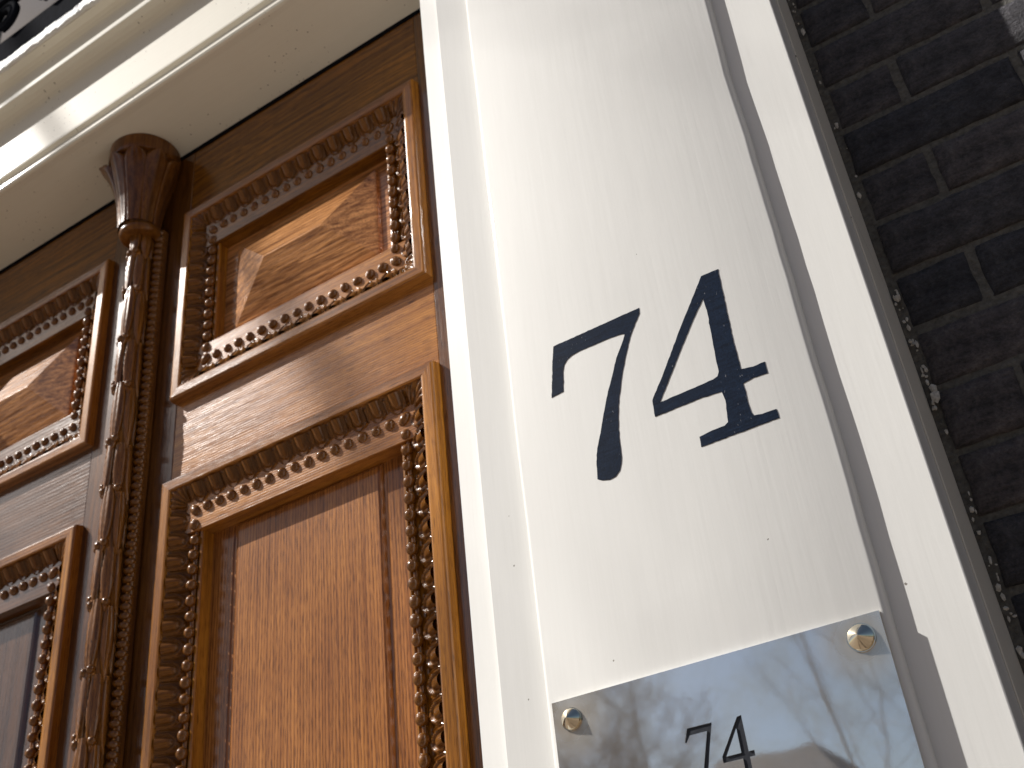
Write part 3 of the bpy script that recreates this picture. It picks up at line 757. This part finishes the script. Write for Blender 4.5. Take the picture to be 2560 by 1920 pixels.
# ------------------------------------------------------------------ across the street: what the metal and the varnish mirror
def tree(x, y, h, seed, label, r0=.013, levels=6, lean=(0, 0)):
    t = empty('bare_tree', (x, y, GZ)); tag(t, label, 'tree', 'bare winter trees across the street')
    rn = random.Random(seed); tr = bmesh.new(); tw = bmesh.new()
    def limb(bm, p, q, r0, r1, s):
        d = (q - p).normalized(); a = d.orthogonal().normalized(); b_ = d.cross(a)
        A = [bm.verts.new(p + (a * math.cos(2 * PI * i / s) + b_ * math.sin(2 * PI * i / s)) * r0) for i in range(s)]
        B = [bm.verts.new(q + (a * math.cos(2 * PI * i / s) + b_ * math.sin(2 * PI * i / s)) * r1) for i in range(s)]
        for i in range(s): bm.faces.new((A[i], A[(i + 1) % s], B[(i + 1) % s], B[i]))
    def grow(p, d, ln, r, lev):
        n = 5 if lev == 0 else 3
        for i in range(n):
            d2 = (d + Vector((rn.gauss(lean[0] * .02, .10), rn.gauss(lean[1] * .02, .10), rn.gauss(.05, .07)))).normalized()
            q = p + d2 * ln / n; r2 = r * (.93 if lev < 2 else .82)
            limb(tr if lev < 1 else tw, p, q, r, r2, 8 if lev < 1 else (5 if lev < 3 else 3))
            p, d, r = q, d2, r2
            if lev < levels and (i > 1 or lev > 0):
                side = Vector((rn.gauss(0, 1), rn.gauss(0, 1), rn.gauss(.1, .4))).normalized()
                grow(p, (d * .75 + side * .65).normalized(), ln * rn.uniform(.5, .72), max(.004, r * .46), lev + 1)
        if lev < levels: grow(p, d, ln * .62, r * .8, lev + 1)
    grow(Vector((x, y, GZ)), Vector((lean[0] * .08, lean[1] * .08, 1)).normalized(), h * .42, h * r0, 0)
    link('trunk', tr, BARK, t, smooth=True); link('crown', tw, BARK, t)
BARK = simple('bark', (.27, .195, .125), .9, bumpsc=30, bstr=.8, bd=.02, var=.3)
tree(-15.3, -25.0, 13, 1, 'tall bare tree across the street, mirrored at the left of the nameplate', r0=.009)
tree(-12.9, -23.0, 12, 2, 'bare tree across the street, mirrored in the middle of the nameplate', r0=.007)
tree(-6.5, -25.0, 14, 6, 'bare tree across the street, mirrored at the right of the nameplate', r0=.006, levels=5)
tree(-17.5, -31.0, 13, 21, 'bare tree with many fine twigs behind the left one across the street', levels=7, r0=.007)
tree(-20.0, -25.0, 14, 4, 'bare tree farthest left across the street, mirrored in the varnish')
#tree(-10.6, -5.0, 19, 12, 'bare tree on the near side of the street whose twigs shade the pilaster', r0=.009, levels=5)
tree(-11.0, -5.5, 15, 39, 'shorter bare tree on the near side of the street whose limbs dapple the door', r0=.010, levels=6)
hm = simple('brown_brick_facade', (.17, .11, .08), .85, bumpsc=8, var=.3); rm = simple('slate_roof', (.12, .10, .10), .7, bumpsc=6, var=.3)
wm = simple('white_window_frame', (.7, .7, .66), .4); gl = simple('window_glass', (.03, .035, .04), .05, coat=1)
HOUSES = [(-60, 9, 7.0, 'tall'), (-49.5, 10, 8.2, 'broad'), (-39, 9, 6.6, 'narrow'), (-29, 9, 7.8, 'second'), (-21, 6, 6.2, 'small'), (-12.3, 5.6, 6.4, 'middle'), (-4.5, 6.5, 5.0, 'low'), (4, 8, 7.2, 'wide'), (14, 9, 8.0, 'high'), (25, 10, 6.8, 'deep')]
ORD = ['first', 'second', 'third', 'fourth', 'fifth', 'sixth', 'seventh', 'eighth', 'ninth', 'tenth']
for k, (hx, hw, hh, _) in enumerate(HOUSES):
    lab = 'brown brick house with mansard roof across the street, %s from the left in the row' % ORD[k]
    hs = empty('canal_house', (hx, -32, GZ)); tag(hs, lab, 'house', 'brick houses across the street')
    boxo('wall', (hx - hw / 2, hx + hw / 2, -40, -32, GZ, hh), hm, hs)
    bm = bmesh.new(); lo = [bm.verts.new(p) for p in ((hx - hw / 2 - .2, -31.8, hh), (hx + hw / 2 + .2, -31.8, hh), (hx + hw / 2 + .2, -40, hh), (hx - hw / 2 - .2, -40, hh))]
    hi = [bm.verts.new(p) for p in ((hx - hw / 2 + 1.2, -33.6, hh + 2.0), (hx + hw / 2 - 1.2, -33.6, hh + 2.0), (hx + hw / 2 - 1.2, -38.5, hh + 2.0), (hx - hw / 2 + 1.2, -38.5, hh + 2.0))]
    for i in range(4): bm.faces.new((lo[i], lo[(i + 1) % 4], hi[(i + 1) % 4], hi[i]))
    bm.faces.new(hi); bmesh.ops.recalc_face_normals(bm, faces=bm.faces); link('roof', bm, rm, hs)
    for wz in (.2, 3.1):
        for wi in range(3):
            wx = hx + (wi - 1) * hw * .3
            f = boxo('window', (wx - .55, wx + .55, -32.0, -31.92, wz, wz + 1.8), wm, hs)
            boxo('pane', (wx - .47, wx + .47, -31.93, -31.90, wz + .08, wz + 1.72), gl, f)
